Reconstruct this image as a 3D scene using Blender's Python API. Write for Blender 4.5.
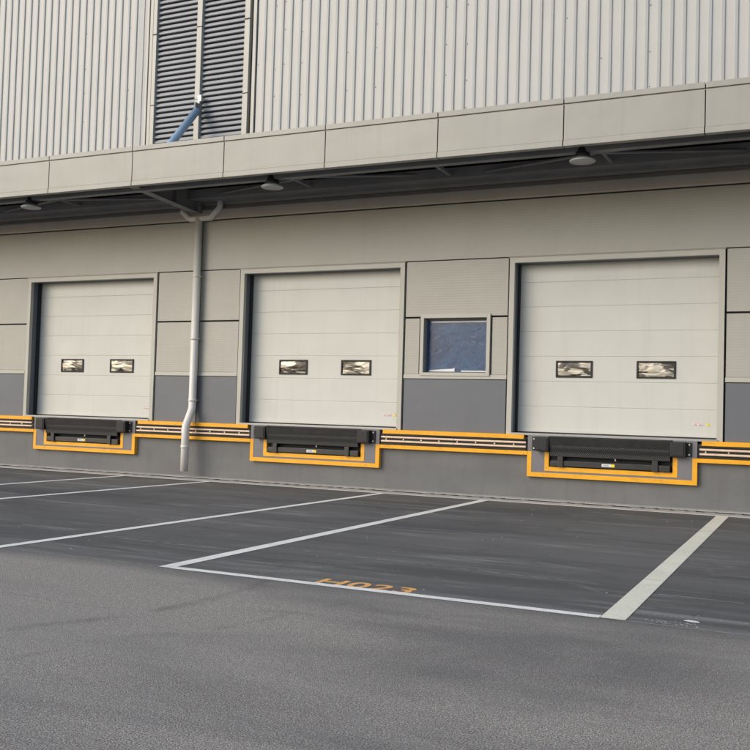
import bpy, bmesh, math, random
from mathutils import Vector, Matrix
random.seed(7)
S = bpy.context.scene
for o in list(bpy.data.objects): bpy.data.objects.remove(o)

# ------------------------------------------------------------ camera
cd = bpy.data.cameras.new('camera'); cam = bpy.data.objects.new('camera', cd); S.collection.objects.link(cam)
R_ = Vector((0.90258996, 0.4295331, 0.02885602)); U_ = Vector((-0.00984383, -0.04641917, 0.99887355)); F_ = Vector((-0.43038873, 0.90185729, 0.03766923))
m = Matrix.Identity(4)
for i in range(3):
    m[i][0] = R_[i]; m[i][1] = U_[i]; m[i][2] = -F_[i]
m[0][3], m[1][3], m[2][3] = 0.0, -17.62612, 1.5
cam.matrix_world = m
cd.sensor_width = 36; cd.lens = 36 * 986.957 / 750; cd.clip_start = .1; cd.clip_end = 3000
S.camera = cam

# ------------------------------------------------------------ light
SUN_EL, SUN_AZ = math.radians(29), math.radians(218)   # azimuth measured clockwise from +Y: behind the camera, to the left
w = bpy.data.worlds.new('World'); S.world = w; w.use_nodes = True
nt = w.node_tree; bg = nt.nodes['Background']
sky = nt.nodes.new('ShaderNodeTexSky'); sky.sky_type = 'NISHITA'; sky.sun_disc = False
sky.sun_elevation = SUN_EL; sky.sun_rotation = SUN_AZ; sky.air_density = 1.0; sky.dust_density = 2.2; sky.ozone_density = 1.5
nt.links.new(sky.outputs[0], bg.inputs[0]); bg.inputs[1].default_value = 0.15
sd = bpy.data.lights.new('sun', 'SUN'); so = bpy.data.objects.new('sun', sd); S.collection.objects.link(so)
sd.energy = .85; sd.angle = math.radians(50); sd.color = (1.0, .985, .955)
dirv = Vector((math.sin(SUN_AZ) * math.cos(SUN_EL), math.cos(SUN_AZ) * math.cos(SUN_EL), math.sin(SUN_EL)))
so.rotation_euler = dirv.to_track_quat('Z', 'Y').to_euler(); so.location = (-20, -40, 30)
S.view_settings.view_transform = 'Standard'; S.view_settings.look = 'None'
S.view_settings.exposure = 0.38; S.view_settings.gamma = 1; S.view_settings.use_curve_mapping = False

# ------------------------------------------------------------ materials
def srgb(r, g, b):
    f = lambda c: c / 12.92 if c <= .04045 else ((c + .055) / 1.055) ** 2.4
    return (f(r / 255), f(g / 255), f(b / 255))
class NB:
    def __init__(s, name):
        s.m = bpy.data.materials.new(name); s.m.use_nodes = True; s.t = s.m.node_tree
        s.b = s.t.nodes['Principled BSDF']; s.co = s.t.nodes.new('ShaderNodeTexCoord').outputs['Object']
    def n(s, kind, **kw):
        x = s.t.nodes.new(kind)
        for k, v in kw.items():
            if k in x.inputs: x.inputs[k].default_value = v
            else: setattr(x, k, v)
        return x
    def l(s, a, b): s.t.links.new(a, b)
    def mapped(s, scale, loc=(0, 0, 0), rot=(0, 0, 0)):
        g = s.n('ShaderNodeNewGeometry'); mp = s.n('ShaderNodeMapping')
        mp.inputs['Scale'].default_value = scale; mp.inputs['Location'].default_value = loc; mp.inputs['Rotation'].default_value = rot
        s.l(g.outputs['Position'], mp.inputs[0]); return mp.outputs[0]
    def noise(s, scale, detail=4, rough=.55, dist=0):
        x = s.n('ShaderNodeTexNoise'); s.l(s.mapped(scale), x.inputs['Vector'])
        x.inputs['Scale'].default_value = 1; x.inputs['Detail'].default_value = detail; x.inputs['Roughness'].default_value = rough
        x.inputs['Distortion'].default_value = dist; return x.outputs['Fac']
    def ramp(s, fac, stops, interp='LINEAR'):
        r = s.n('ShaderNodeValToRGB'); e = r.color_ramp.elements; r.color_ramp.interpolation = interp
        while len(e) < len(stops): e.new(.5)
        for el, (p, c) in zip(e, stops):
            el.position = p; el.color = (c, c, c, 1) if not isinstance(c, tuple) else (*c, 1)
        s.l(fac, r.inputs[0]); return r.outputs[0]
    def mix(s, fac, a, b, mode='MIX'):
        x = s.n('ShaderNodeMix', data_type='RGBA', blend_type=mode)
        for i, v in ((0, fac), (6, a), (7, b)):
            if hasattr(v, 'is_linked') or hasattr(v, 'node'): s.l(v, x.inputs[i])
            else: x.inputs[i].default_value = v if i == 0 else (*v, 1)
        return x.outputs[2]
    def bump(s, h, strength, dist=.01, nrm=None):
        b = s.n('ShaderNodeBump', Strength=strength, Distance=dist); s.l(h, b.inputs['Height'])
        if nrm: s.l(nrm, b.inputs['Normal'])
        return b.outputs[0]

def simple(name, col, rough=.5, metal=0, var=.06, scale=(1.5, 1.5, 1.5), bump=.0, bscale=60, streak=0, spec=.5, wav=0, ribs=0, scuff=0):
    k = NB(name); n1 = k.noise(scale, 5)
    c = k.mix(k.ramp(n1, [(.3, 0.), (.7, 1.)]), tuple(x * (1 - var) for x in col), tuple(min(1, x * (1 + var)) for x in col))
    if streak:
        n2 = k.noise((9, 9, .5), 4)
        c = k.mix(k.ramp(n2, [(.52, 0.), (.75, streak)]), c, tuple(x * .55 for x in col))
    if scuff:
        c = k.mix(k.ramp(k.noise((5, 5, 22), 6, .72, .5), [(.58, 0.), (.66, scuff)]), c, (.16, .12, .08))
        c = k.mix(k.ramp(k.noise((30, 30, 30), 4, .7), [(.64, 0.), (.70, scuff)]), c, (.10, .075, .05))
    k.l(c, k.b.inputs['Base Color'])
    k.b.inputs['Roughness'].default_value = rough; k.b.inputs['Metallic'].default_value = metal
    k.b.inputs['Specular IOR Level'].default_value = spec
    nr = None
    if wav: nr = k.bump(k.noise((1.1, 1.1, 2.2), 2), wav, .05)
    if ribs:
        wv = k.n('ShaderNodeTexWave', Scale=1.0); wv.bands_direction = 'Z'; k.l(k.mapped((1, 1, 1 / (3.1416 * ribs) * 3.1416 * .314)), wv.inputs['Vector']); nr = k.bump(wv.outputs['Fac'], .16, .004, nr)
    if bump: nr = k.bump(k.noise((bscale,) * 3, 3), bump, .004, nr)
    if nr: k.l(nr, k.b.inputs['Normal'])
    return k.m

M = {}
M['panel'] = simple('beige_metal_panel', (.40, .385, .335), .42, var=.03, wav=.12, ribs=.05, streak=.07)
M['greywall'] = simple('grey_metal_panel', (.125, .133, .148), .45, var=.035, wav=.12, streak=.08)
M['trim'] = simple('pale_metal_trim', (.46, .445, .385), .4, var=.04)
M['girt'] = simple('beige_flashing', (.40, .37, .33), .45, var=.05, streak=.15)
M['dark'] = simple('dark_backing_and_shade', (.02, .02, .022), .8)
M['gap'] = simple('joint_sealant', (.05, .04, .035), .7)
M['leaf'] = simple('cream_door_panel', (.585, .582, .532), .35, var=.03, wav=.12, streak=.09)
M['reveal'] = simple('blue_grey_jamb', (.12, .135, .155), .55)
M['fascia'] = simple('fascia_metal', (.325, .315, .272), .38, var=.045, wav=.22, streak=.14)
M['rib'] = simple('ribbed_metal', (.475, .468, .435), .42, var=.03, streak=.1)
M['ribgrey'] = simple('ribbed_metal_grey', (.37, .375, .365), .42, var=.03)  # greyer tone for the rib tops and the louver edge fillers
M['slat'] = simple('louver_slat_metal', (.25, .265, .285), .42, var=.06)
M['steel'] = simple('dark_painted_steel', (.22, .222, .23), .5, var=.15, bump=.2, bscale=50)
M['steel2'] = simple('canopy_deck_metal', (.15, .155, .165), .55, var=.15)
M['yellow'] = simple('safety_yellow_paint', (.85, .395, .006), .42, var=.08, scale=(4, 4, 4), streak=.14, scuff=.35)
M['rubber'] = simple('black_rubber', (.014, .0135, .0135), .62, var=.25, scale=(8, 8, 8), bump=.35, bscale=40)
M['rail'] = simple('bare_metal_rail', (.80, .62, .47), .4, metal=.2, var=.1, scale=(6, 3, 3))
M['bolt'] = simple('zinc_bolt', (.6, .58, .5), .35, metal=.7)
M['pitgrey'] = simple('grey_pit_steel', (.17, .165, .172), .55, var=.06, scale=(5, 5, 5), streak=.12)
M['pvc'] = simple('white_plastic_pipe', (.74, .71, .65), .35, var=.03, streak=.12)
M['blue'] = simple('blue_painted_tube', (.26, .38, .50), .4, var=.08, scale=(5, 5, 5))
M['glassgrey'] = simple('lamp_lens', (.45, .45, .46), .3)
M['white'] = simple('white_label', (.75, .75, .73), .5)
M['pink'] = simple('faded_red_print', (.50, .30, .30), .5)
M['labelyellow'] = simple('yellow_label', (.8, .62, .05), .5)
M['paper'] = simple('white_paper', (.78, .78, .77), .7)
M['sill'] = simple('threshold_steel', (.33, .33, .33), .4, metal=.4, streak=.3)

def plinth_mat():
    k = NB('painted_concrete_plinth')
    c = k.mix(k.ramp(k.noise((.8, .8, 1.6), 6, .6), [(.3, 0.), (.7, 1.)]), (.128, .129, .127), (.165, .166, .16))
    c = k.mix(k.ramp(k.noise((5, 5, .5), 5, .6), [(.5, 0.), (.78, .45)]), c, (.105, .102, .098))
    c = k.mix(k.ramp(k.noise((14, 14, 14), 4, .7), [(.55, 0.), (.8, .3)]), c, (.23, .22, .21))
    k.l(c, k.b.inputs['Base Color']); k.b.inputs['Roughness'].default_value = .7
    k.l(k.bump(k.noise((22, 22, 22), 6, .65), .35, .006), k.b.inputs['Normal']); return k.m
M['plinth'] = plinth_mat()

def asphalt_mat():
    k = NB('worn_asphalt')
    g = k.n('ShaderNodeNewGeometry'); sx = k.n('ShaderNodeSeparateXYZ'); k.l(g.outputs['Position'], sx.inputs[0])
    zone = k.n('ShaderNodeMapRange'); zone.inputs['From Min'].default_value = -10.45; zone.inputs['From Max'].default_value = -9.9
    ad = k.n('ShaderNodeMath', operation='ADD'); ns = k.n('ShaderNodeMath', operation='MULTIPLY_ADD'); 
    k.l(k.noise((.7, .7, .7), 4), ns.inputs[0]); ns.inputs[1].default_value = .12; ns.inputs[2].default_value = -.06
    k.l(sx.outputs[1], ad.inputs[0]); k.l(ns.outputs[0], ad.inputs[1]); k.l(ad.outputs[0], zone.inputs['Value'])
    zf = zone.outputs[0]                                  # 0 = open yard, 1 = bays
    # open yard : coarse pale aggregate
    a1 = k.noise((115, 115, 115), 3, .8); a2 = k.noise((26, 26, 26), 3, .6); vor = k.n('ShaderNodeTexVoronoi'); vor.inputs['Scale'].default_value = 1
    k.l(k.mapped((130, 130, 130)), vor.inputs['Vector'])
    base = k.mix(k.ramp(a1, [(.44, 0.), (.57, 1.)]), (.035, .033, .028), (.72, .685, .57))
    base = k.mix(k.ramp(a2, [(.42, 0.), (.6, .4)]), base, (.23, .125, .12))
    stone = k.n('ShaderNodeSeparateColor'); k.l(vor.outputs['Color'], stone.inputs[0])
    base = k.mix(k.ramp(stone.outputs[0], [(.86, 0.), (.9, .6)]), base, (.32, .31, .29))
    # bays : finer, darker, bluish
    bay = k.mix(k.ramp(k.noise((80, 80, 80), 3, .7), [(.35, 0.), (.68, 1.)]), (.032, .032, .033), (.145, .14, .132))
    c = k.mix(zf, base, bay)
    # large roller bands and dust, running along the building
    band = k.ramp(k.noise((.10, .85, 1), 6, .62, .3), [(.36, 0.), (.66, 1.)])
    c = k.mix(k.ramp(band, [(0, .0), (1, .4)]), c, (.25, .243, .215))
    c = k.mix(k.ramp(k.noise((.22, .5, 1), 5, .6, .6), [(.46, 0.), (.66, .5)]), c, (.06, .061, .065))
    st = k.ramp(k.noise((.45, 4.5, 1), 7, .72, .9), [(.50, 0.), (.66, .9)])
    patch = k.ramp(k.noise((.4, 1.1, 1), 3, .5), [(.42, .1), (.56, 1.)])
    ms = k.n('ShaderNodeMath', operation='MULTIPLY'); k.l(st, ms.inputs[0]); k.l(patch, ms.inputs[1])
    ms2 = k.n('ShaderNodeMath', operation='MULTIPLY'); gr = k.n('ShaderNodeMath', operation='MULTIPLY'); k.l(k.ramp(k.noise((45, 60, 1), 4, .8), [(.4, .15), (.6, 1.)]), gr.inputs[0]); k.l(ms.outputs[0], gr.inputs[1]); k.l(gr.outputs[0], ms2.inputs[0]); k.l(zf, ms2.inputs[1])
    c = k.mix(ms2.outputs[0], c, (.33, .32, .295))
    # slanting scuffs and tyre arcs
    k2 = k.n('ShaderNodeTexNoise', Scale=1, Detail=5, Roughness=.65)
    k.l(k.mapped((.35, 5, 1), rot=(0, 0, math.radians(-34))), k2.inputs['Vector'])
    sc = k.ramp(k2.outputs['Fac'], [(.62, 0.), (.70, .35)]); c = k.mix(sc, c, (.24, .235, .23))
    for sc_, rot_, lim in (((.5, .16, 1), .5, .010), ((.22, .45, 1), -.3, .007)):
        n3 = k.n('ShaderNodeTexNoise', Scale=1, Detail=1.2, Roughness=.4); k.l(k.mapped(sc_, loc=(3.1, 1.7, 0), rot=(0, 0, rot_)), n3.inputs['Vector'])
        a_ = k.n('ShaderNodeMath', operation='SUBTRACT'); k.l(n3.outputs['Fac'], a_.inputs[0]); a_.inputs[1].default_value = .5
        b_ = k.n('ShaderNodeMath', operation='ABSOLUTE'); k.l(a_.outputs[0], b_.inputs[0])
        mk = k.ramp(b_.outputs[0], [(lim * .4, 1.), (lim, 0.)])
        br = k.ramp(k.noise((3, 3, 1), 5, .7), [(.45, 0.), (.7, .4)])
        mm = k.n('ShaderNodeMath', operation='MULTIPLY'); k.l(mk, mm.inputs[0]); k.l(br, mm.inputs[1])
        c = k.mix(mm.outputs[0], c, (.045, .045, .047) if lim == .010 else (.26, .255, .24))
    k.l(c, k.b.inputs['Base Color']); k.b.inputs['Roughness'].default_value = .78; k.b.inputs['Specular IOR Level'].default_value = .35
    h = k.mix(.5, k.ramp(a1, [(.3, 0.), (.7, 1.)]), k.ramp(vor.outputs['Distance'], [(0, 0.), (.8, 1.)]))
    bs = k.n('ShaderNodeBump', Distance=.006); k.l(h, bs.inputs['Height'])
    st_ = k.n('ShaderNodeMapRange'); k.l(zf, st_.inputs['Value']); st_.inputs['To Min'].default_value = .55; st_.inputs['To Max'].default_value = .25
    k.l(st_.outputs[0], bs.inputs['Strength']); k.l(bs.outputs[0], k.b.inputs['Normal']); return k.m
M['asphalt'] = asphalt_mat()

def paint_mat(name, col, wear):
    k = NB(name)
    c = k.mix(k.ramp(k.noise((2, 2, 2), 5), [(.3, 0.), (.7, 1.)]), tuple(x * .88 for x in col), col)
    c = k.mix(k.ramp(k.noise((60, 60, 60), 4, .7), [(.58 - wear * .2, 0.), (.72, .8)]), c, (.12, .12, .12))
    c = k.mix(k.ramp(k.noise((1.5, 5, 1), 5, .7), [(.55, 0.), (.8, .5)]), c, (.25, .25, .245))
    k.l(c, k.b.inputs['Base Color']); k.b.inputs['Roughness'].default_value = .6
    k.l(k.bump(k.noise((90, 90, 90), 3), .4, .003), k.b.inputs['Normal']); return k.m
M['line'] = paint_mat('white_road_paint', (.96, .93, .85), .12)
M['cream'] = paint_mat('cream_road_paint', (.86, .83, .66), .05)
M['orange'] = paint_mat('orange_stencil_paint', (1.0, .50, .13), .3)
M['crack'] = paint_mat('pale_joint_dust', (.36, .355, .34), .8)
M['kerb'] = paint_mat('pale_concrete_edge', (.52, .505, .46), .1)

def film_mat():            # crinkled reflective protective film on the door lights, with reflections painted into its colour
    k = NB('crinkled_film_painted_reflections')
    c = k.mix(k.ramp(k.noise((2.2, 2.2, 7), 3, .5, 1.0), [(.45, 0.), (.53, 1.)]), (.05, .042, .032), (.48, .44, .36))
    k.l(c, k.b.inputs['Base Color']); k.b.inputs['Metallic'].default_value = .3; k.b.inputs['Roughness'].default_value = .28
    k.l(k.bump(k.noise((2.5, 2.5, 6), 2, .5, 1.0), .5, .06), k.b.inputs['Normal']); return k.m
M['film'] = film_mat()
def bluefilm():
    k = NB('blue_film_on_glass')
    c = k.mix(k.ramp(k.noise((2, 2, 2.5), 6, .7, .8), [(.35, 0.), (.7, 1.)]), (.010, .040, .11), (.022, .085, .20))
    c = k.mix(k.ramp(k.noise((6, 6, 6), 5, .65, 2.5), [(.60, 0.), (.68, .5)]), c, (.22, .3, .4))
    k.l(c, k.b.inputs['Base Color']); k.b.inputs['Roughness'].default_value = .25
    k.l(k.bump(k.noise((5, 5, 5), 3, .5, 1), .12, .03), k.b.inputs['Normal']); return k.m
M['bluefilm'] = bluefilm()
def tread():
    k = NB('chequered_black_steel')
    v = k.n('ShaderNodeTexVoronoi', Scale=1); k.l(k.mapped((38, 38, 38), rot=(0, math.radians(45), 0)), v.inputs['Vector']); v.inputs['Randomness'].default_value = 0
    d = k.ramp(v.outputs['Distance'], [(.2, 1.), (.42, 0.)])
    c = k.mix(d, (.012, .012, .012), (.11, .105, .10))
    k.l(c, k.b.inputs['Base Color']); k.b.inputs['Roughness'].default_value = .45
    k.l(k.bump(d, .8, .006), k.b.inputs['Normal']); return k.m
M['tread'] = tread()
M['blacksteel'] = simple('black_painted_steel', (.020, .0195, .019), .42, var=.3, scale=(5, 5, 5), bump=.25, bscale=30, streak=.3)

# ------------------------------------------------------------ mesh helpers
class B:
    def __init__(s): s.bm = bmesh.new(); s.mats = []; s.mi = 0
    def use(s, name):
        if name not in s.mats: s.mats.append(name)
        s.mi = s.mats.index(name); return s
    def _fin(s, faces):
        for f in faces: f.material_index = s.mi
    def box(s, x0, x1, y0, y1, z0, z1, bev=0):
        b2 = bmesh.new(); bmesh.ops.create_cube(b2, size=1)
        for v in b2.verts: v.co = Vector((x0 + (v.co.x + .5) * (x1 - x0), y0 + (v.co.y + .5) * (y1 - y0), z0 + (v.co.z + .5) * (z1 - z0)))
        if bev: bmesh.ops.bevel(b2, geom=b2.edges[:], offset=bev, segments=2, affect='EDGES', profile=.6)
        s.merge(b2); return s
    def merge(s, b2):
        mp = {}
        for v in b2.verts: mp[v] = s.bm.verts.new(v.co)
        for f in b2.faces:
            try: nf = s.bm.faces.new([mp[v] for v in f.verts]); nf.material_index = s.mi; nf.smooth = f.smooth
            except ValueError: pass
        b2.free()
    def prism(s, prof, axis, a0, a1, smooth=False):
        """prof: closed list of 2-D points; axis 'x': (y,z), 'z': (x,y), 'y': (x,z)"""
        def P(q, a): return {'x': (a, q[0], q[1]), 'y': (q[0], a, q[1]), 'z': (q[0], q[1], a)}[axis]
        A = [s.bm.verts.new(P(q, a0)) for q in prof]; Bv = [s.bm.verts.new(P(q, a1)) for q in prof]; n = len(prof)
        fs = [s.bm.faces.new((A[i], A[(i + 1) % n], Bv[(i + 1) % n], Bv[i])) for i in range(n)]
        for f in fs: f.smooth = smooth
        fs += [s.bm.faces.new(A[::-1]), s.bm.faces.new(Bv)]; s._fin(fs); return s
    def tube(s, pts, r, seg=14, close=True, smooth=True):
        pts = [Vector(p) for p in pts]; rings = []
        rr = r if isinstance(r, (list, tuple)) else [r] * len(pts)
        for i, p in enumerate(pts):
            t = ((pts[i] - pts[i - 1]).normalized() if i else Vector()) + ((pts[i + 1] - pts[i]).normalized() if i < len(pts) - 1 else Vector())
            t.normalize(); ref = Vector((0, 1, 0)) if abs(t.y) < .8 else Vector((0, 0, 1))
            u = t.cross(ref).normalized(); v = t.cross(u)
            k = 1
            if 0 < i < len(pts) - 1: k = 1 / max(.6, t.dot((pts[i] - pts[i - 1]).normalized()))
            rings.append([s.bm.verts.new(p + (u * math.cos(a) + v * math.sin(a)) * rr[i] * (k if k < 1.2 else 1.1)) for a in [2 * math.pi * j / seg for j in range(seg)]])
        for a, b in zip(rings, rings[1:]):
            for j in range(seg):
                f = s.bm.faces.new((a[j], a[(j + 1) % seg], b[(j + 1) % seg], b[j])); f.smooth = smooth; f.material_index = s.mi
        if close:
            s._fin([s.bm.faces.new(rings[0][::-1]), s.bm.faces.new(rings[-1])])
        return s
    def sheet(s, pts, z):
        vs = [s.bm.verts.new((x, y, z)) for x, y in pts]; s._fin([s.bm.faces.new(vs)]); return s
    def build(s, name, parent=None, mat=None, **tags):
        if mat: s.use(mat)
        bmesh.ops.recalc_face_normals(s.bm, faces=s.bm.faces[:])
        me = bpy.data.meshes.new(name); s.bm.to_mesh(me); s.bm.free()
        for n_ in s.mats: me.materials.append(M[n_])
        o = bpy.data.objects.new(name, me); S.collection.objects.link(o)
        if parent: o.parent = parent
        for k_, v in tags.items(): o[k_] = v
        return o
def nb(mat): return B().use(mat)
def root(name, loc, **tags):
    o = bpy.data.objects.new(name, None); S.collection.objects.link(o); o.location = loc; o.empty_display_size = .3
    for k_, v in tags.items(): o[k_] = v
    return o
def copy_tree(o, loc=None, parent=None, **tags):
    kids = [c for c in bpy.data.objects if c.parent is o]
    c = o.copy(); S.collection.objects.link(c); c.parent = parent
    if loc: c.location = loc
    for k_, v in tags.items(): c[k_] = v
    for ch in kids: copy_tree(ch, None, c)
    return c

X0, X1 = -34.0, 9.0                      # the length of facade that is built
CS = [-15.73, -9.72, -3.77]              # centres of the three doors
DZ, FZ = 1.2, 4.45                       # dock level, top of door frames

# ------------------------------------------------------------ ground
g = B().use('asphalt')
g.sheet([(-900, -900), (900, -900), (900, .0), (-900, .0)], 0)
g.sheet([(-900, 0), (900, 0), (900, 900), (-900, 900)], 0)
ground = g.build('asphalt_yard', kind='structure')
Z1, Z2 = .004, .008
def line(name, pts, mat='line', z=Z1): return nb(mat).sheet(pts, z).build(name, ground)
def vline(xa, xb, wd, ya=-10.1, yb=-.98, mat='line'):
    return line('bay_line', [(xa - wd / 2, ya), (xa + wd / 2, ya), (xb + wd / 2, yb), (xb - wd / 2, yb)], mat)
vline(-7.86, -7.74, .13); vline(-5.70, -5.74, .15)
vline(-13.72, -13.78, .13); vline(-11.82, -11.62, .13); vline(-17.75, -17.75, .13); vline(-1.56, -1.75, .19, mat='cream')
line('bay_front_line', [(-5.625, -10.12), (-1.66, -10.12), (-1.66, -10.01), (-5.625, -10.01)])
line('bay_front_line', [(-11.82, -10.11), (-7.93, -10.11), (-7.93, -10.02), (-11.82, -10.02)])
def wobble(x0, x1, y0, y1, wd, step=.25, mat='crack', z=Z1 * .5, miss=0):
    b = nb(mat); n = int((x1 - x0) / step); pv = None
    for i in range(n + 1):
        t = i / n; x = x0 + (x1 - x0) * t; y = y0 + (y1 - y0) * t + random.uniform(-.01, .01); ww = wd * random.uniform(.4, 1.2)
        if pv and random.random() > miss: b.sheet([(pv[0], pv[1] - pv[2] / 2), (x, y - ww / 2), (x, y + ww / 2), (pv[0], pv[1] + pv[2] / 2)], z)
        pv = (x, y, ww)
    return b.build('paving_joint', ground)
wobble(-7.7, -5.8, -10.06, -10.08, .022, miss=.15, step=.06)
wobble(-1.45, 8.5, -10.10, -10.2, .022, miss=.05, step=.1)
wobble(-7.7, -5.82, -8.75, -8.75, .03, miss=.1, step=.1)
wobble(-1.45, 8.5, -8.80, -9.05, .022, miss=.05, step=.1)
wobble(-6.6, -4.4, -11.75, -11.86, .02, miss=.3, step=.06)
wobble(-5.2, -2.0, -8.35, -8.6, .02, miss=.35, step=.08)
# orange stencilled bay number
cu = bpy.data.curves.new('bay_number', 'FONT'); cu.body = 'H023'; cu.size = .40; cu.resolution_u = 4; cu.offset = .008; cu.space_character = 1.08
to = bpy.data.objects.new('tmp_text', cu); S.collection.objects.link(to)
bpy.context.view_layer.update()
me = bpy.data.meshes.new_from_object(to.evaluated_get(bpy.context.evaluated_depsgraph_get())); bpy.data.objects.remove(to)
xs = [v.co.x for v in me.vertices]; ys = [v.co.y for v in me.vertices]
sx_, sy_ = .90 / (max(xs) - min(xs)), .27 / (max(ys) - min(ys))
for v in me.vertices: v.co = Vector(((v.co.x - min(xs)) * sx_, (v.co.y - min(ys)) * sy_, 0))
me.materials.clear(); me.materials.append(M['orange'])
tx = bpy.data.objects.new('bay_number', me); S.collection.objects.link(tx); tx.parent = ground; tx.location = (-4.17, -10.03, .002)
# drain along the foot of the wall
dr = root('drainage_channel', (0, 0, 0), kind='structure')
b = nb('kerb'); b.box(X0, X1, -.30, -.002, .001, .014); b.box(X0, X1, -.95, -.60, .001, .012); b.build('channel_edge', dr)
b = nb('dark'); b.box(X0, X1, -.60, -.30, .001, .004); b.build('channel_bed', dr)
b = nb('sill'); x = X0
while x < X1:
    if random.random() > .3: b.box(x, x + random.choice((.10, .12, .16)), -.60, -.30, .004, .0105)
    x += .24
b.build('channel_grate', dr)

# ------------------------------------------------------------ warehouse
wh = root('warehouse', (0, 0, 0), label='long beige and grey metal-clad warehouse wall with three white dock doors', category='warehouse')
TOPZ = 13.2
b = nb('plinth'); b.box(X0, X1, .0, .5, -.3, 1.12); b.build('plinth_wall', wh)
b = nb('dark')
segs = []; px = X0
for c in CS: segs.append((px, c - 1.83)); px = c + 1.83
segs.append((px, X1))
for a, e in segs:
    if a < -7 < e:
        b.box(a, -7.44, .06, .30, 1.12, 5.7); b.box(-6.04, e, .06, .30, 1.12, 5.7); b.box(-7.44, -6.04, .06, .30, 1.12, 2.24); b.box(-7.44, -6.04, .06, .30, 3.41, 5.7)
    else: b.box(a, e, .06, .30, 1.12, 5.7)
for c in CS: b.box(c - 1.83, c + 1.83, .06, .30, 4.38, 5.7)
b.box(X0, -14.2, .075, .30, 5.7, TOPZ - .1); b.box(-11.5, X1, .075, .30, 5.7, TOPZ - .1)
b.use('slat').box(-14.2, -11.5, .12, .30, 5.7, TOPZ - .1); b.use('dark')
b.use('girt'); b.box(X0, X1, .30, 26, TOPZ - .1, TOPZ); b.box(X0 - .1, X0, .0, 26, -.3, TOPZ); b.box(X1, X1 + .1, .0, 26, -.3, TOPZ); b.box(X0, X1, 26, 26.1, -.3, TOPZ)
b.build('wall_core', wh)
# insulated wall panels with open joints
JX = [-32.0, -24.7, -18.72, -12.68, -6.75, -.75, 5.2]
G = .012
WIN = (-7.45, -6.03, 2.235, 3.415)
def panels(name, mat, z0, z1, joints, window=False):
    cuts = [(c - 1.925, c + 1.925) for c in CS] if z0 < FZ else []
    if window: cuts.append((WIN[0] - .02, WIN[1] + .02))
    pts = sorted([X0, X1] + joints + [q for c in cuts for q in c])
    for a, e in zip(pts, pts[1:]):
        if any(c0 < (a + e) / 2 < c1 for c0, c1 in cuts): continue
        nb(mat).box(a + G, e - G, .0, .06, z0, z1, bev=.004).build(name, wh)
LOWJ = [-24.7, -18.72, -12.67, 3.2]
panels('wall_panel', 'panel', 2.265, 3.345, LOWJ, True)
panels('wall_panel', 'panel', 3.38, 4.455, LOWJ)
panels('wall_panel', 'panel', 4.475, 5.60, [-24.7, -12.67, -.75])
panels('grey_wall_panel', 'greywall', DZ - .05, 2.165, LOWJ)
for a, e in [(X0, CS[0] - 1.93), (CS[0] + 1.93, CS[1] - 1.93), (CS[1] + 1.93, CS[2] - 1.93), (CS[2] + 1.93, X1)]:
    b = nb('trim'); b.box(a, e, -.016, .058, 2.178, 2.235, bev=.004); b.box(a, e, -.006, .058, 2.236, 2.262); b.build('trim_rail', wh)
b = nb('girt')
b.prism([(-.10, 5.555), (.05, 5.555), (.05, 5.86), (.0, 5.86), (-.10, 5.76)], 'x', X0, X1)
b.use('dark').box(X0, X1, -.085, -.001, 5.54, 5.553)  # dark strip painting the shadow line under the flashing
b.use('trim').box(X0, X1, -.108, -.094, 5.545, 5.575)
b.build('wall_flashing', wh)
b = nb('girt'); b.box(X0, X1, -.004, .07, 5.87, 6.6); b.build('upper_base_panel', wh)
# ribbed cladding above
def ribbed(x0, x1, phase):
    b = B(); b.use('rib'); P = .2157; zt, zb = TOPZ, 6.55
    n0 = math.floor((x0 - phase) / P); x = phase + n0 * P
    pts = []
    while x < x1:
        for dx, y in ((0, .0), (.146, .0), (.154, -.026), (.201, -.026), (.214, .0)):
            xx = x + dx
            if x0 <= xx <= x1: pts.append((xx, y))
        x += P
    pts = [p for i, p in enumerate(pts) if i == 0 or p[0] - pts[i - 1][0] > .002]
    for (xa, ya), (xb, yb) in zip(pts, pts[1:]):
        b.use('ribgrey' if (ya < 0 and yb < 0) else 'rib')
        vs = [b.bm.verts.new(q) for q in ((xa, ya, zb), (xb, yb, zb), (xb, yb, zt), (xa, ya, zt))]
        b._fin([b.bm.faces.new(vs)])
    b.use('gap')
    for x, y in pts:                      # fixing screws
        if y == 0 and x > 0 - 1e9 and random.random() < .22:
            for z in (7.35, 8.0, 8.75, 9.4, 10.1):
                if random.random() < .7: zz = z + random.uniform(-.12, .12); b.box(x + .018, x + .032, -.009, -.001, zz, zz + .014)
    return b.build('ribbed_cladding', wh)
nb('ribgrey').box(-14.62, -14.361, -.012, .07, 6.55, TOPZ - .01).build('closing_strip', wh)
ribbed(X0, -14.36, -14.45); ribbed(-11.42, X1, -11.41)
# louvered vent
lv = nb('trim')
for x0, x1, y0 in ((-14.36, -14.30, -.05), (-14.28, -14.20, -.035), (-14.18, -14.08, -.05), (-12.97, -12.84, -.06), (-11.73, -11.60, -.05), (-11.52, -11.44, -.035)):
    lv.box(x0, x1, y0, .2, 6.5, TOPZ - .02, bev=.005)
lv.use('ribgrey'); lv.box(-14.30, -14.28, .0, .2, 6.5, TOPZ - .03); lv.box(-14.20, -14.18, .0, .2, 6.5, TOPZ - .03)
lv.use('dark'); lv.box(-11.60, -11.52, .05, .2, 6.5, TOPZ - .03)
lv.use('gap')
for x0, x1 in ((-14.18, -14.08), (-12.97, -12.84), (-11.73, -11.60)): lv.box(x0 - .002, x1 + .002, -.064, -.03, 9.85, 9.87)
for x0, x1 in ((-14.18, -14.08),(-12.97, -12.84), (-11.73, -11.60)): lv.box(x0 - .002, x1 + .002, -.064, -.03, 8.24, 8.25)
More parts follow.
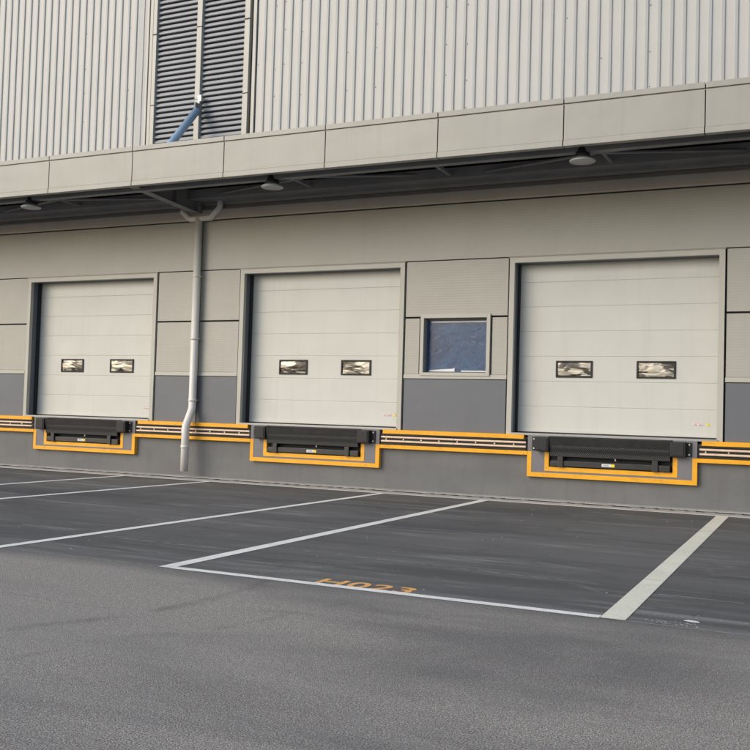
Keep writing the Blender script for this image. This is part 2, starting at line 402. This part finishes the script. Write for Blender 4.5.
lv = lv.build('louver_vent', wh)
for x0, x1 in ((-14.08, -12.97), (-12.84, -11.73)):
    b = nb('slat'); z = 6.55; pt = .118
    while z < TOPZ - .2:
        b.prism([(.0, z + .012), (.02, z), (.05, z + .022), (.052, z + .05), (.10, z + .085), (.10, z + .093), (.045, z + .09), (.04, z + .055), (.0, z + .048)], 'x', x0, x1)
        z += pt
    b.build('louver_slats', lv)

# dock doors
def make_door():
    f = nb('trim'); H = 1.905; t = .095
    f.prism([(-H, 0), (-H + t, 0)][:0] or [(-H, -.03), (-H + t, -.03), (-H + t, .06), (-H, .06)], 'z', DZ - .03, FZ - t)
    f.prism([(H - t, -.03), (H, -.03), (H, .06), (H - t, .06)], 'z', DZ - .03, FZ - t)
    f.box(-H, H, -.03, .06, FZ - t, FZ, bev=.003)
    f.use('panel'); f.box(-H - .018, H + .018, -.042, .0, FZ + .001, FZ + .014)
    f.use('reveal'); f.box(-1.85, -H + t + .001, .061, .30, DZ, FZ - t); f.box(H - t - .001, 1.85, .061, .30, DZ, FZ - t)
    f.box(-1.85, 1.85, .061, .30, FZ - t - .001, FZ - .03)
    f.use('dark'); f.box(-H + t + .001, -H + t + .03, .20, .285, DZ, FZ - t); 
    fr = f.build('door_frame', wh)
    d = nb('leaf'); zs = [DZ + .022, 1.70, 2.165, 2.63, 3.095, 3.56, 4.02, 4.5]
    for a, e in zip(zs, zs[1:]): d.box(-1.85, 1.85, .301, .35, a + .003, e - .003, bev=.006)
    d.use('trim'); d.box(-1.84, 1.84, .306, .345, DZ + .02, 4.49)
    d.use('leaf'); d.box(-1.80, 1.80, .287, .30, DZ + .024, DZ + .085, bev=.003)
    d.use('rubber'); d.box(-1.82, 1.82, .285, .35, DZ + .001, DZ + .02)
    lf = d.build('dock_door', wh)
    for cx in (-.735, .735):
        v = nb('rubber'); w_, h_, t_ = .34, .155, .035; zc = 2.395
        o = [(-w_, -h_), (w_, -h_), (w_, h_), (-w_, h_)]
        v.box(cx - w_, cx + w_, .278, .302, zc - h_, zc - h_ + t_, bev=.008); v.box(cx - w_, cx + w_, .278, .302, zc + h_ - t_, zc + h_, bev=.008)
        v.box(cx - w_, cx - w_ + t_, .2785, .302, zc - h_ + .01, zc + h_ - .01, bev=.008); v.box(cx + w_ - t_, cx + w_, .2785, .302, zc - h_ + .01, zc + h_ - .01, bev=.008)
        v.build('vision_frame', lf)
        q = nb('film'); nx, nz = 7, 4; rnd = random.Random(int(cx * 10) + 5); grid = []
        for i in range(nx + 1):
            col = []
            for j in range(nz + 1):
                u_, v_ = i / nx, j / nz; e_ = min(u_, 1 - u_) * 2; f_ = min(v_, 1 - v_) * 2
                y = .296 - .012 * min(1, e_ * 3) * min(1, f_ * 2) + rnd.uniform(-.006, .006)
                col.append(q.bm.verts.new((cx - w_ + .02 + u_ * (2 * w_ - .04), y, zc - h_ + .02 + v_ * (2 * h_ - .04))))
            grid.append(col)
        for i in range(nx):
            for j in range(nz):
                fc = q.bm.faces.new((grid[i][j], grid[i + 1][j], grid[i + 1][j + 1], grid[i][j + 1])); fc.smooth = True
        q.build('vision_pane', lf)
    s = nb('white'); zz = 1.455; s.box(1.38, 1.55, .295, .3005, zz - .032, zz + .032)
    s.use('pink'); s.box(1.39, 1.54, .293, .2948, zz + .012, zz + .025); s.box(1.39, 1.45, .293, .2948, zz - .025, zz - .003); s.box(1.47, 1.54, .293, .2948, zz - .025, zz - .003)
    s.use('labelyellow'); s.prism([(1.595, zz - .028), (1.665, zz - .028), (1.63, zz + .034)], 'y', .294, .3005)
    s.build('warning_sticker', lf)
    return fr, lf
fr, lf = make_door(); fr.location.x = CS[0]; lf.location.x = CS[0]
for c in CS[1:]:
    copy_tree(fr, (c, 0, 0), wh); copy_tree(lf, (c, 0, 0), wh)
# threshold strips
for c in CS: nb('sill').box(c - 1.83, c + 1.83, -.06, .30, DZ - .04, DZ - .001, bev=.004).build('door_sill', wh)

# square window
x0, x1, z0, z1 = WIN; t = .07
b = nb('trim')
b.box(x0, x0 + t, -.035, .25, z0, z1, bev=.004); b.box(x1 - t, x1, -.035, .25, z0, z1, bev=.004)
b.box(x0 + t, x1 - t, -.034, .25, z1 - t, z1, bev=.004); b.box(x0 + t, x1 - t, -.034, .25, z0, z0 + .06, bev=.004)
b.use('reveal'); b.box(x0 + t, x0 + t + .03, .06, .24, z0 + .06, z1 - t); b.box(x1 - t - .02, x1 - t, .10, .24, z0 + .06, z1 - t); b.box(x0 + t + .03, x1 - t - .02, .10, .24, z1 - t - .03, z1 - t)
b.box(x0 + t + .03, x1 - t - .02, .10, .24, z0 + .06, z0 + .085)
wn = b.build('window', wh)
b = nb('bluefilm'); b.box(x0 + .09, x1 - .08, .15, .17, z0 + .08, z1 - t - .02); b.build('window_pane', wn)
b = nb('white'); b.box(x0 + .15, x1 - .11, .140, .149, z1 - t - .075, z1 - t - .045)
b.build('torn_film_edge', wn); b = nb('white'); b.prism([(x0 + .13, z0 + .088), (x0 + .66, z0 + .088), (x0 + .66, z0 + .165), (x0 + .63, z0 + .145), (x0 + .13, z0 + .115)], 'y', .141, .149)
b.build('torn_film_edge', wn); b = nb('white'); b.box(x0 + .80, x1 - .11, .141, .149, z0 + .088, z0 + .11); b.build('torn_film_edge', wn)

# ------------------------------------------------------------ canopy
CY = -2.5; CB, CT = 5.77, 6.54
ca = root('canopy', (0, 0, 0), label='long beige-edged canopy with dark steel underside over the dock doors', category='canopy')
pw = 2.1345; j0 = -12.59
n0 = math.ceil((X0 - j0) / pw)
k = n0; first = None
while j0 + (k + 1) * pw < X1:
    xa = j0 + k * pw; e = .008
    b = nb('fascia')
    b.box(xa + e, xa + pw - e, CY, CY + .05, CB + .095, CT - .108, bev=.005)
    b.box(xa + e - .004, xa + pw - e - .004, CY - .008, CY + .12, CB, CB + .093, bev=.004)
    b.build('fascia_panel', ca)
    b = nb('fascia'); b.box(xa + e, xa + pw - e, CY - .012, CY + .30, CT - .09, CT, bev=.005); b.build('cap_flashing', ca)
    k += 1
CX0, CX1 = j0 + n0 * pw, j0 + k * pw
b = nb('gap'); b.box(CX0, CX1, CY + .052, CY + .09, CB + .10, CT - .01); b.use('trim'); b.box(CX0, CX1, CY + .02, CY + .05, CT - .106, CT - .092); b.build('fascia_backing', ca)
# roof deck, sloping back to the wall gutter
b = nb('steel2'); rp = []; y = CY + .1; dzz = lambda y: 6.36 + (y - CY) * -.075
pts = []
x = CX0
while x < CX1:                            # trapezoid deck, ribs running front to back
    pts += [(x, 0), (x + .11, 0), (x + .14, .04), (x + .22, .04)]; x += .25
for (xa, ha), (xb, hb) in zip(pts, pts[1:]):
    ya, yb = CY + .09, -.01
    vs = [b.bm.verts.new(q) for q in ((xa, ya, dzz(ya) + ha), (xb, ya, dzz(ya) + hb), (xb, yb, dzz(yb) + hb), (xa, yb, dzz(yb) + ha))]
    b._fin([b.bm.faces.new(vs)])
b.box(CX0, CX1, CY + .09, CY + .30, 6.44, 6.449)
vs = [b.bm.verts.new(q) for q in ((CX0, CY + .1, 6.43), (CX1, CY + .1, 6.43), (CX1, -.01, 6.25), (CX0, -.01, 6.25))]; b._fin([b.bm.faces.new(vs)])
b.build('roof_deck', ca)
def ibeam_x(y, zb, zt, wd, x0, x1, mat='steel'):
    b = nb(mat); b.box(x0, x1, y - wd / 2, y + wd / 2, zb, zb + .015); b.box(x0, x1, y - wd / 2, y + wd / 2, zt - .015, zt); b.box(x0, x1, y - .005, y + .005, zb + .015, zt - .015); return b
nb('steel').box(CX0, CX1, -2.12, -1.97, 5.76, 6.02, bev=.006).build('front_beam', ca)
nb('steel').box(CX0, CX1, -2.10, -1.99, 6.05, 6.26).build('purlin', ca)
for y in (-1.45, -.95): ibeam_x(y, 6.08, 6.21, .07, CX0, CX1).build('purlin', ca)
b = nb('steel'); b.box(CX0, CX1, -.50, -.49, 5.93, 6.12); b.box(CX0, CX1, -.49, -.13, 5.93, 5.94); b.box(CX0, CX1, -.13, -.12, 5.90, 6.12); b.build('gutter', ca)
for bx in (-24.7, -12.73, -.75):
    # tapered bracket : web + bottom and top flange
    b = nb('steel'); yb = CY + .10
    b.prism([(yb, 5.82), (-.26, 5.705), (-.26, 6.20), (yb, 6.34)], 'x', bx - .006, bx + .006)
    b.prism([(yb, 5.805), (-.26, 5.69), (-.26, 5.705), (yb, 5.82)], 'x', bx - .10, bx + .10)
    b.prism([(yb, 6.32), (-.12, 6.16), (-.12, 6.175), (yb, 6.335)], 'x', bx - .10, bx + .10)
    for yy in (-1.9, -1.0): b.box(bx - .09, bx + .09, yy, yy + .01, 5.80 - (yy + 2.0) * .04, 6.2)
    b.box(bx - .11, bx + .11, -.26, -.105, 5.69, 6.24)
    b.build('bracket', ca)
for bx in (-24.7, -12.73):
    xe = bx + 11.97; xm = (bx + xe) / 2
    for a, c in (((bx + .1, -.3), (xm, -1.9)), ((xm, -1.9), (xe - .1, -.3)), ((bx + .1, -1.9), (xm, -.3)), ((xm, -.3), (xe - .1, -1.9))):
        z = 6.0 if a[1] == -.3 and c[1] == -1.9 or a == (xm, -1.9) else 6.04
        nb('steel').tube([(a[0], a[1], z), (c[0], c[1], z)], .028, 8).build('diagonal_brace', ca)
    for xs_ in (bx + 3.0, bx + 6.0, bx + 9.0):
        nb('steel').box(xs_ - .03, xs_ + .03, -1.96, -.5, 5.97, 6.03).build('cross_strut', ca)
for bx in (-24.75, -12.78, -.8):
    b = nb('blue'); b.tube([(bx, -.22, 7.93), (bx, -1.7, 6.29)], .082, 18)
    tr = b.build('tie_rod', ca)
    b = nb('steel'); b.box(bx - .02, bx + .02, -.30, -.06, 7.85, 8.10, bev=.004); b.build('fixing_plate', tr)
    b = nb('bolt'); b.tube([(bx, -.16, 8.06), (bx - .0, -.10, 8.24)], .02, 8); b.box(bx - .045, bx + .045, -.14, -.065, 8.16, 8.30, bev=.006); b.build('clevis', tr)

# ------------------------------------------------------------ canopy lamps
def make_lamp():
    r = root('canopy_lamp', (0, 0, 0), category='lamp', group='round lamps under the canopy')
    b = nb('dark'); b.tube([(0, 0, .16), (0, 0, .10), (0, 0, .0), (0, 0, -.06)], [.07, .085, .12, .14], 20); b.build('lamp_housing', r)
    b = nb('steel'); b.tube([(0, 0, -.05), (0, 0, -.085), (0, 0, -.10)], [.14, .205, .215], 28); b.build('reflector', r)
    b = nb('glassgrey'); b.tube([(0, 0, -.101), (0, 0, -.118), (0, 0, -.125)], [.212, .20, .10], 28); b.build('lens', r)
    return r
lm = make_lamp(); lm.location = (-15.62, -2.05, 5.73); lm['label'] = 'round canopy lamp above the leftmost dock door, left of the blue tie rod'
copy_tree(lm, (-9.66, -2.05, 5.73), label='round canopy lamp above the middle dock door, right of the downpipe fork')
copy_tree(lm, (-3.85, -2.05, 5.73), label='round canopy lamp above the rightmost and largest-looking dock door')

# ------------------------------------------------------------ downpipe
dp = root('downpipe', (-12.69, -.12, 0), label='white plastic downpipe with forked top between the left and middle doors', category='downpipe')
r = .083
nb('pvc').tube([(0, 0, 5.585), (0, 0, 1.50), (0, -.02, 1.43), (0, -.19, 1.12), (0, -.21, 1.05), (0, -.21, .13)], r, 20).build('pipe', dp)
nb('pvc').tube([(-.44, 0, 5.79), (-.42, 0, 5.75), (-.25, 0, 5.60), (-.21, 0, 5.585), (.29, 0, 5.585), (.33, 0, 5.60), (.52, 0, 5.78), (.54, 0, 5.83), (.54, 0, 5.98)], .066, 16).build('pipe_fork', dp)
for z in (4.3, 2.95, 1.62): 
    b = nb('pvc'); b.tube([(0, 0, z), (0, 0, z + .05)], r + .012, 20); b.use('bolt').box(-.10, .10, -.012, .12, z + .012, z + .035); b.build('pipe_clamp', dp)
b = nb('pvc'); b.tube([(0, -.21, .62), (0, -.21, .68)], r + .008, 20); b.build('pipe_socket', dp)

# ------------------------------------------------------------ dock levellers
def make_leveller():
    r = root('dock_leveller', (0, 0, 0), category='dock leveller', group='dock levellers under the doors')
    y0 = -.085
    b = nb('pitgrey')                        # U shaped surround
    b.box(-1.41, -1.165, y0, .0, .495, 1.165); b.box(1.165, 1.41, y0, .0, .495, 1.165); b.box(-1.165, 1.165, y0, .0, .495, .53)
    b.box(-1.485, -1.41, y0, .0, .875, 1.165); b.box(1.41, 1.485, y0, .0, .875, 1.165)
    b.box(-1.165, -1.085, y0, .0, .87, 1.165); b.box(1.085, 1.165, y0, .0, .87, 1.165)
    b.build('pit_surround', r)
    yy = y0 - .006
    b = nb('yellow'); b.prism([(-1.49, .872), (-1.49, .415), (1.49, .415), (1.49, .872), (1.41, .872), (1.41, .495), (-1.41, .495), (-1.41, .872)], 'y', yy, .0)
    b.build('outer_yellow_edge', r)
    b = nb('yellow'); b.prism([(-1.165, .872), (-1.165, .53), (1.165, .53), (1.165, .872), (1.087, .872), (1.087, .607), (-1.087, .607), (-1.087, .872)], 'y', yy, .0)
    b.build('inner_yellow_edge', r)
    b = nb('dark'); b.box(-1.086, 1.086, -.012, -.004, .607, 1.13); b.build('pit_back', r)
    b = nb('blacksteel')
    b.prism([(-.02, 1.155), (-.17, 1.15), (-.205, 1.12), (-.185, 1.0), (-.16, 1.0), (-.17, 1.10), (-.02, 1.13)], 'x', -1.06, 1.06)
    b.box(-1.02, 1.02, -.165, -.02, 1.01, 1.10)
    for i in range(9): 
        x = -1.0 + i * .25; b.box(x - .03, x + .03, -.16, -.03, 1.085, 1.128)
    b.build('lip_hinge', r)
    b = nb('tread'); b.prism([(-.184, .998), (-.155, .805), (-.135, .805), (-.16, .998)], 'x', -1.05, 1.05); b.build('lip_plate', r)
    b = nb('blacksteel'); b.box(-1.04, 1.04, -.12, -.03, .625, .725, bev=.008); b.box(-1.05, -.90, -.135, -.02, .62, .70, bev=.008)
    b.box(.88, 1.05, -.14, -.02, .615, .72, bev=.008)
    b.build('toe_beam', r)
    for x in (-.86, .80): nb('blacksteel').box(x - .05, x + .05, -.15, -.02, .612, .80, bev=.008).build('lip_keeper', r)
    b = nb('bolt'); b.tube([(.12, -.15, .80), (.13, -.175, .765)], .012, 8); b.build('lip_catch', r)
    b = nb('white'); b.box(-.12, .04, -.126, -.121, .652, .703); b.use('labelyellow'); b.box(.041, .105, -.126, -.121, .652, .703)
    b.use('dark'); b.box(-.10, .02, -.128, -.1262, .668, .674); b.box(-.10, .0, -.128, -.1262, .683, .688); b.build('data_label', r)
    for s in (-1, 1):
        b = nb('rubber')
        xa, xb = sorted((s * 1.06, s * 1.315)); b.box(xa, xb, -.225, -.091, .885, 1.145, bev=.015)
        b.box(xa + .03, xb - .03, -.235, -.22, .91, 1.12, bev=.007)
        xa, xb = sorted((s * 1.30, s * 1.40)); b.box(xa, xb, -.11, -.0855, .895, 1.135, bev=.004)
        b.use('bolt')
        for z in (.93, 1.10): b.tube([(s * 1.362, -.112, z), (s * 1.362, -.128, z)], .014, 8)
        b.build('bumper', r)
    return r
lev = make_leveller(); lev.location = (CS[0] + .01, 0, 0)
lev['label'] = 'black dock leveller in yellow-edged pit under the leftmost door, farthest from camera'
copy_tree(lev, (CS[1], 0, 0), label='black dock leveller in yellow-edged pit under the middle door beside the square window')
copy_tree(lev, (CS[2] + .02, 0, 0), label='black dock leveller in yellow-edged pit under the rightmost door, nearest the wide cream line')

# ------------------------------------------------------------ bumper rails along the dock edge
def rail(x0, x1, endl, endr, label):
    r = root('bumper_rail', ((x0 + x1) / 2, 0, 0), label=label, category='bumper rail', group='yellow bumper rails along the dock edge')
    o = (x0 + x1) / 2; L, Rr = x0 - o, x1 - o
    b = nb('yellow'); b.prism([(-.10, 1.092), (-.10, 1.162), (-.092, 1.17), (.0, 1.17), (.0, 1.092)], 'x', L + (.07 if endl else 0), Rr - (.07 if endr else 0)); b.build('upper_yellow_edge', r)
    b = nb('yellow'); b.prism([(-.092, .80), (-.098, .806), (-.098, .868), (-.092, .874), (.0, .874), (.0, .80)], 'x', L, Rr); b.build('lower_yellow_edge', r)
    b = nb('rubber'); a, e = L + (.03 if endl else 0), Rr - (.03 if endr else 0)
    b.box(a, e, -.045, .0, .874, 1.092); b.box(a, e, -.085, -.045, 1.062, 1.085, bev=.003); b.box(a, e, -.085, -.045, .880, .905, bev=.003)
    b.build('rubber_backing', r)
    rails = [B().use('rail'), B().use('rail')]; x = a
    while x < e - .05:
        xe = min(x + 1.52, e)
        for rb, z in zip(rails, (1.025, .945)):
            pf = [(-.045, z - .021), (-.085, z - .017), (-.094, z - .006), (-.094, z + .006), (-.085, z + .017), (-.045, z + .021)]
            rb.prism(pf, 'x', x + .004, xe - .004)
        x = xe
    for rb in rails: rb.build('steel_rail', r)
    b = nb('bolt'); x = a + .1
    while x < e - .05: b.tube([(x, -.046, .985), (x, -.066, .985)], .014, 8); x += .37
    b.build('bolt_row', r)
rail(X0, CS[0] - 1.48, False, True, 'yellow-edged bumper rail at the left edge, left of the leftmost dock leveller')
rail(CS[0] + 1.50, CS[1] - 1.49, True, True, 'yellow-edged bumper rail running behind the white downpipe')
rail(CS[1] + 1.49, CS[2] - 1.47, True, True, 'yellow-edged bumper rail below the square window, between middle and right levellers')
rail(CS[2] + 1.51, X1, True, False, 'yellow-edged bumper rail right of the rightmost dock leveller')

# ------------------------------------------------------------ litter
b = nb('paper'); vs = [b.bm.verts.new(p) for p in ((-1.08, -9.86, .004), (-1.01, -9.90, .006), (-.96, -9.88, .004), (-.98, -9.85, .007), (-1.05, -9.83, .006))]
vs2 = [b.bm.verts.new(v.co + Vector((0, 0, .0015))) for v in vs]
b._fin([b.bm.faces.new(vs[::-1]), b.bm.faces.new(vs2)] + [b.bm.faces.new((vs[i], vs[(i + 1) % 5], vs2[(i + 1) % 5], vs2[i])) for i in range(5)])
b.build('paper_scrap', label='small white scrap of paper lying on the asphalt right of the wide cream line', category='litter')
rn = random.Random(3)
b = nb('kerb')
for _ in range(110):
    if rn.random() < .5: x, y = rn.uniform(-1.35, -.9), rn.gauss(-10.0, .04)
    else: x, y = rn.uniform(-9, 1), rn.uniform(-9.9, -1.5)
    s_ = rn.uniform(.002, .006) if x > -1.5 else rn.uniform(.004, .010); b.box(x, x + s_ * 1.6, y, y + s_ * 1.3, .001, s_ * .6)
b.build('grit', label='loose pale grit scattered over the parking bays', category='grit', kind='stuff')
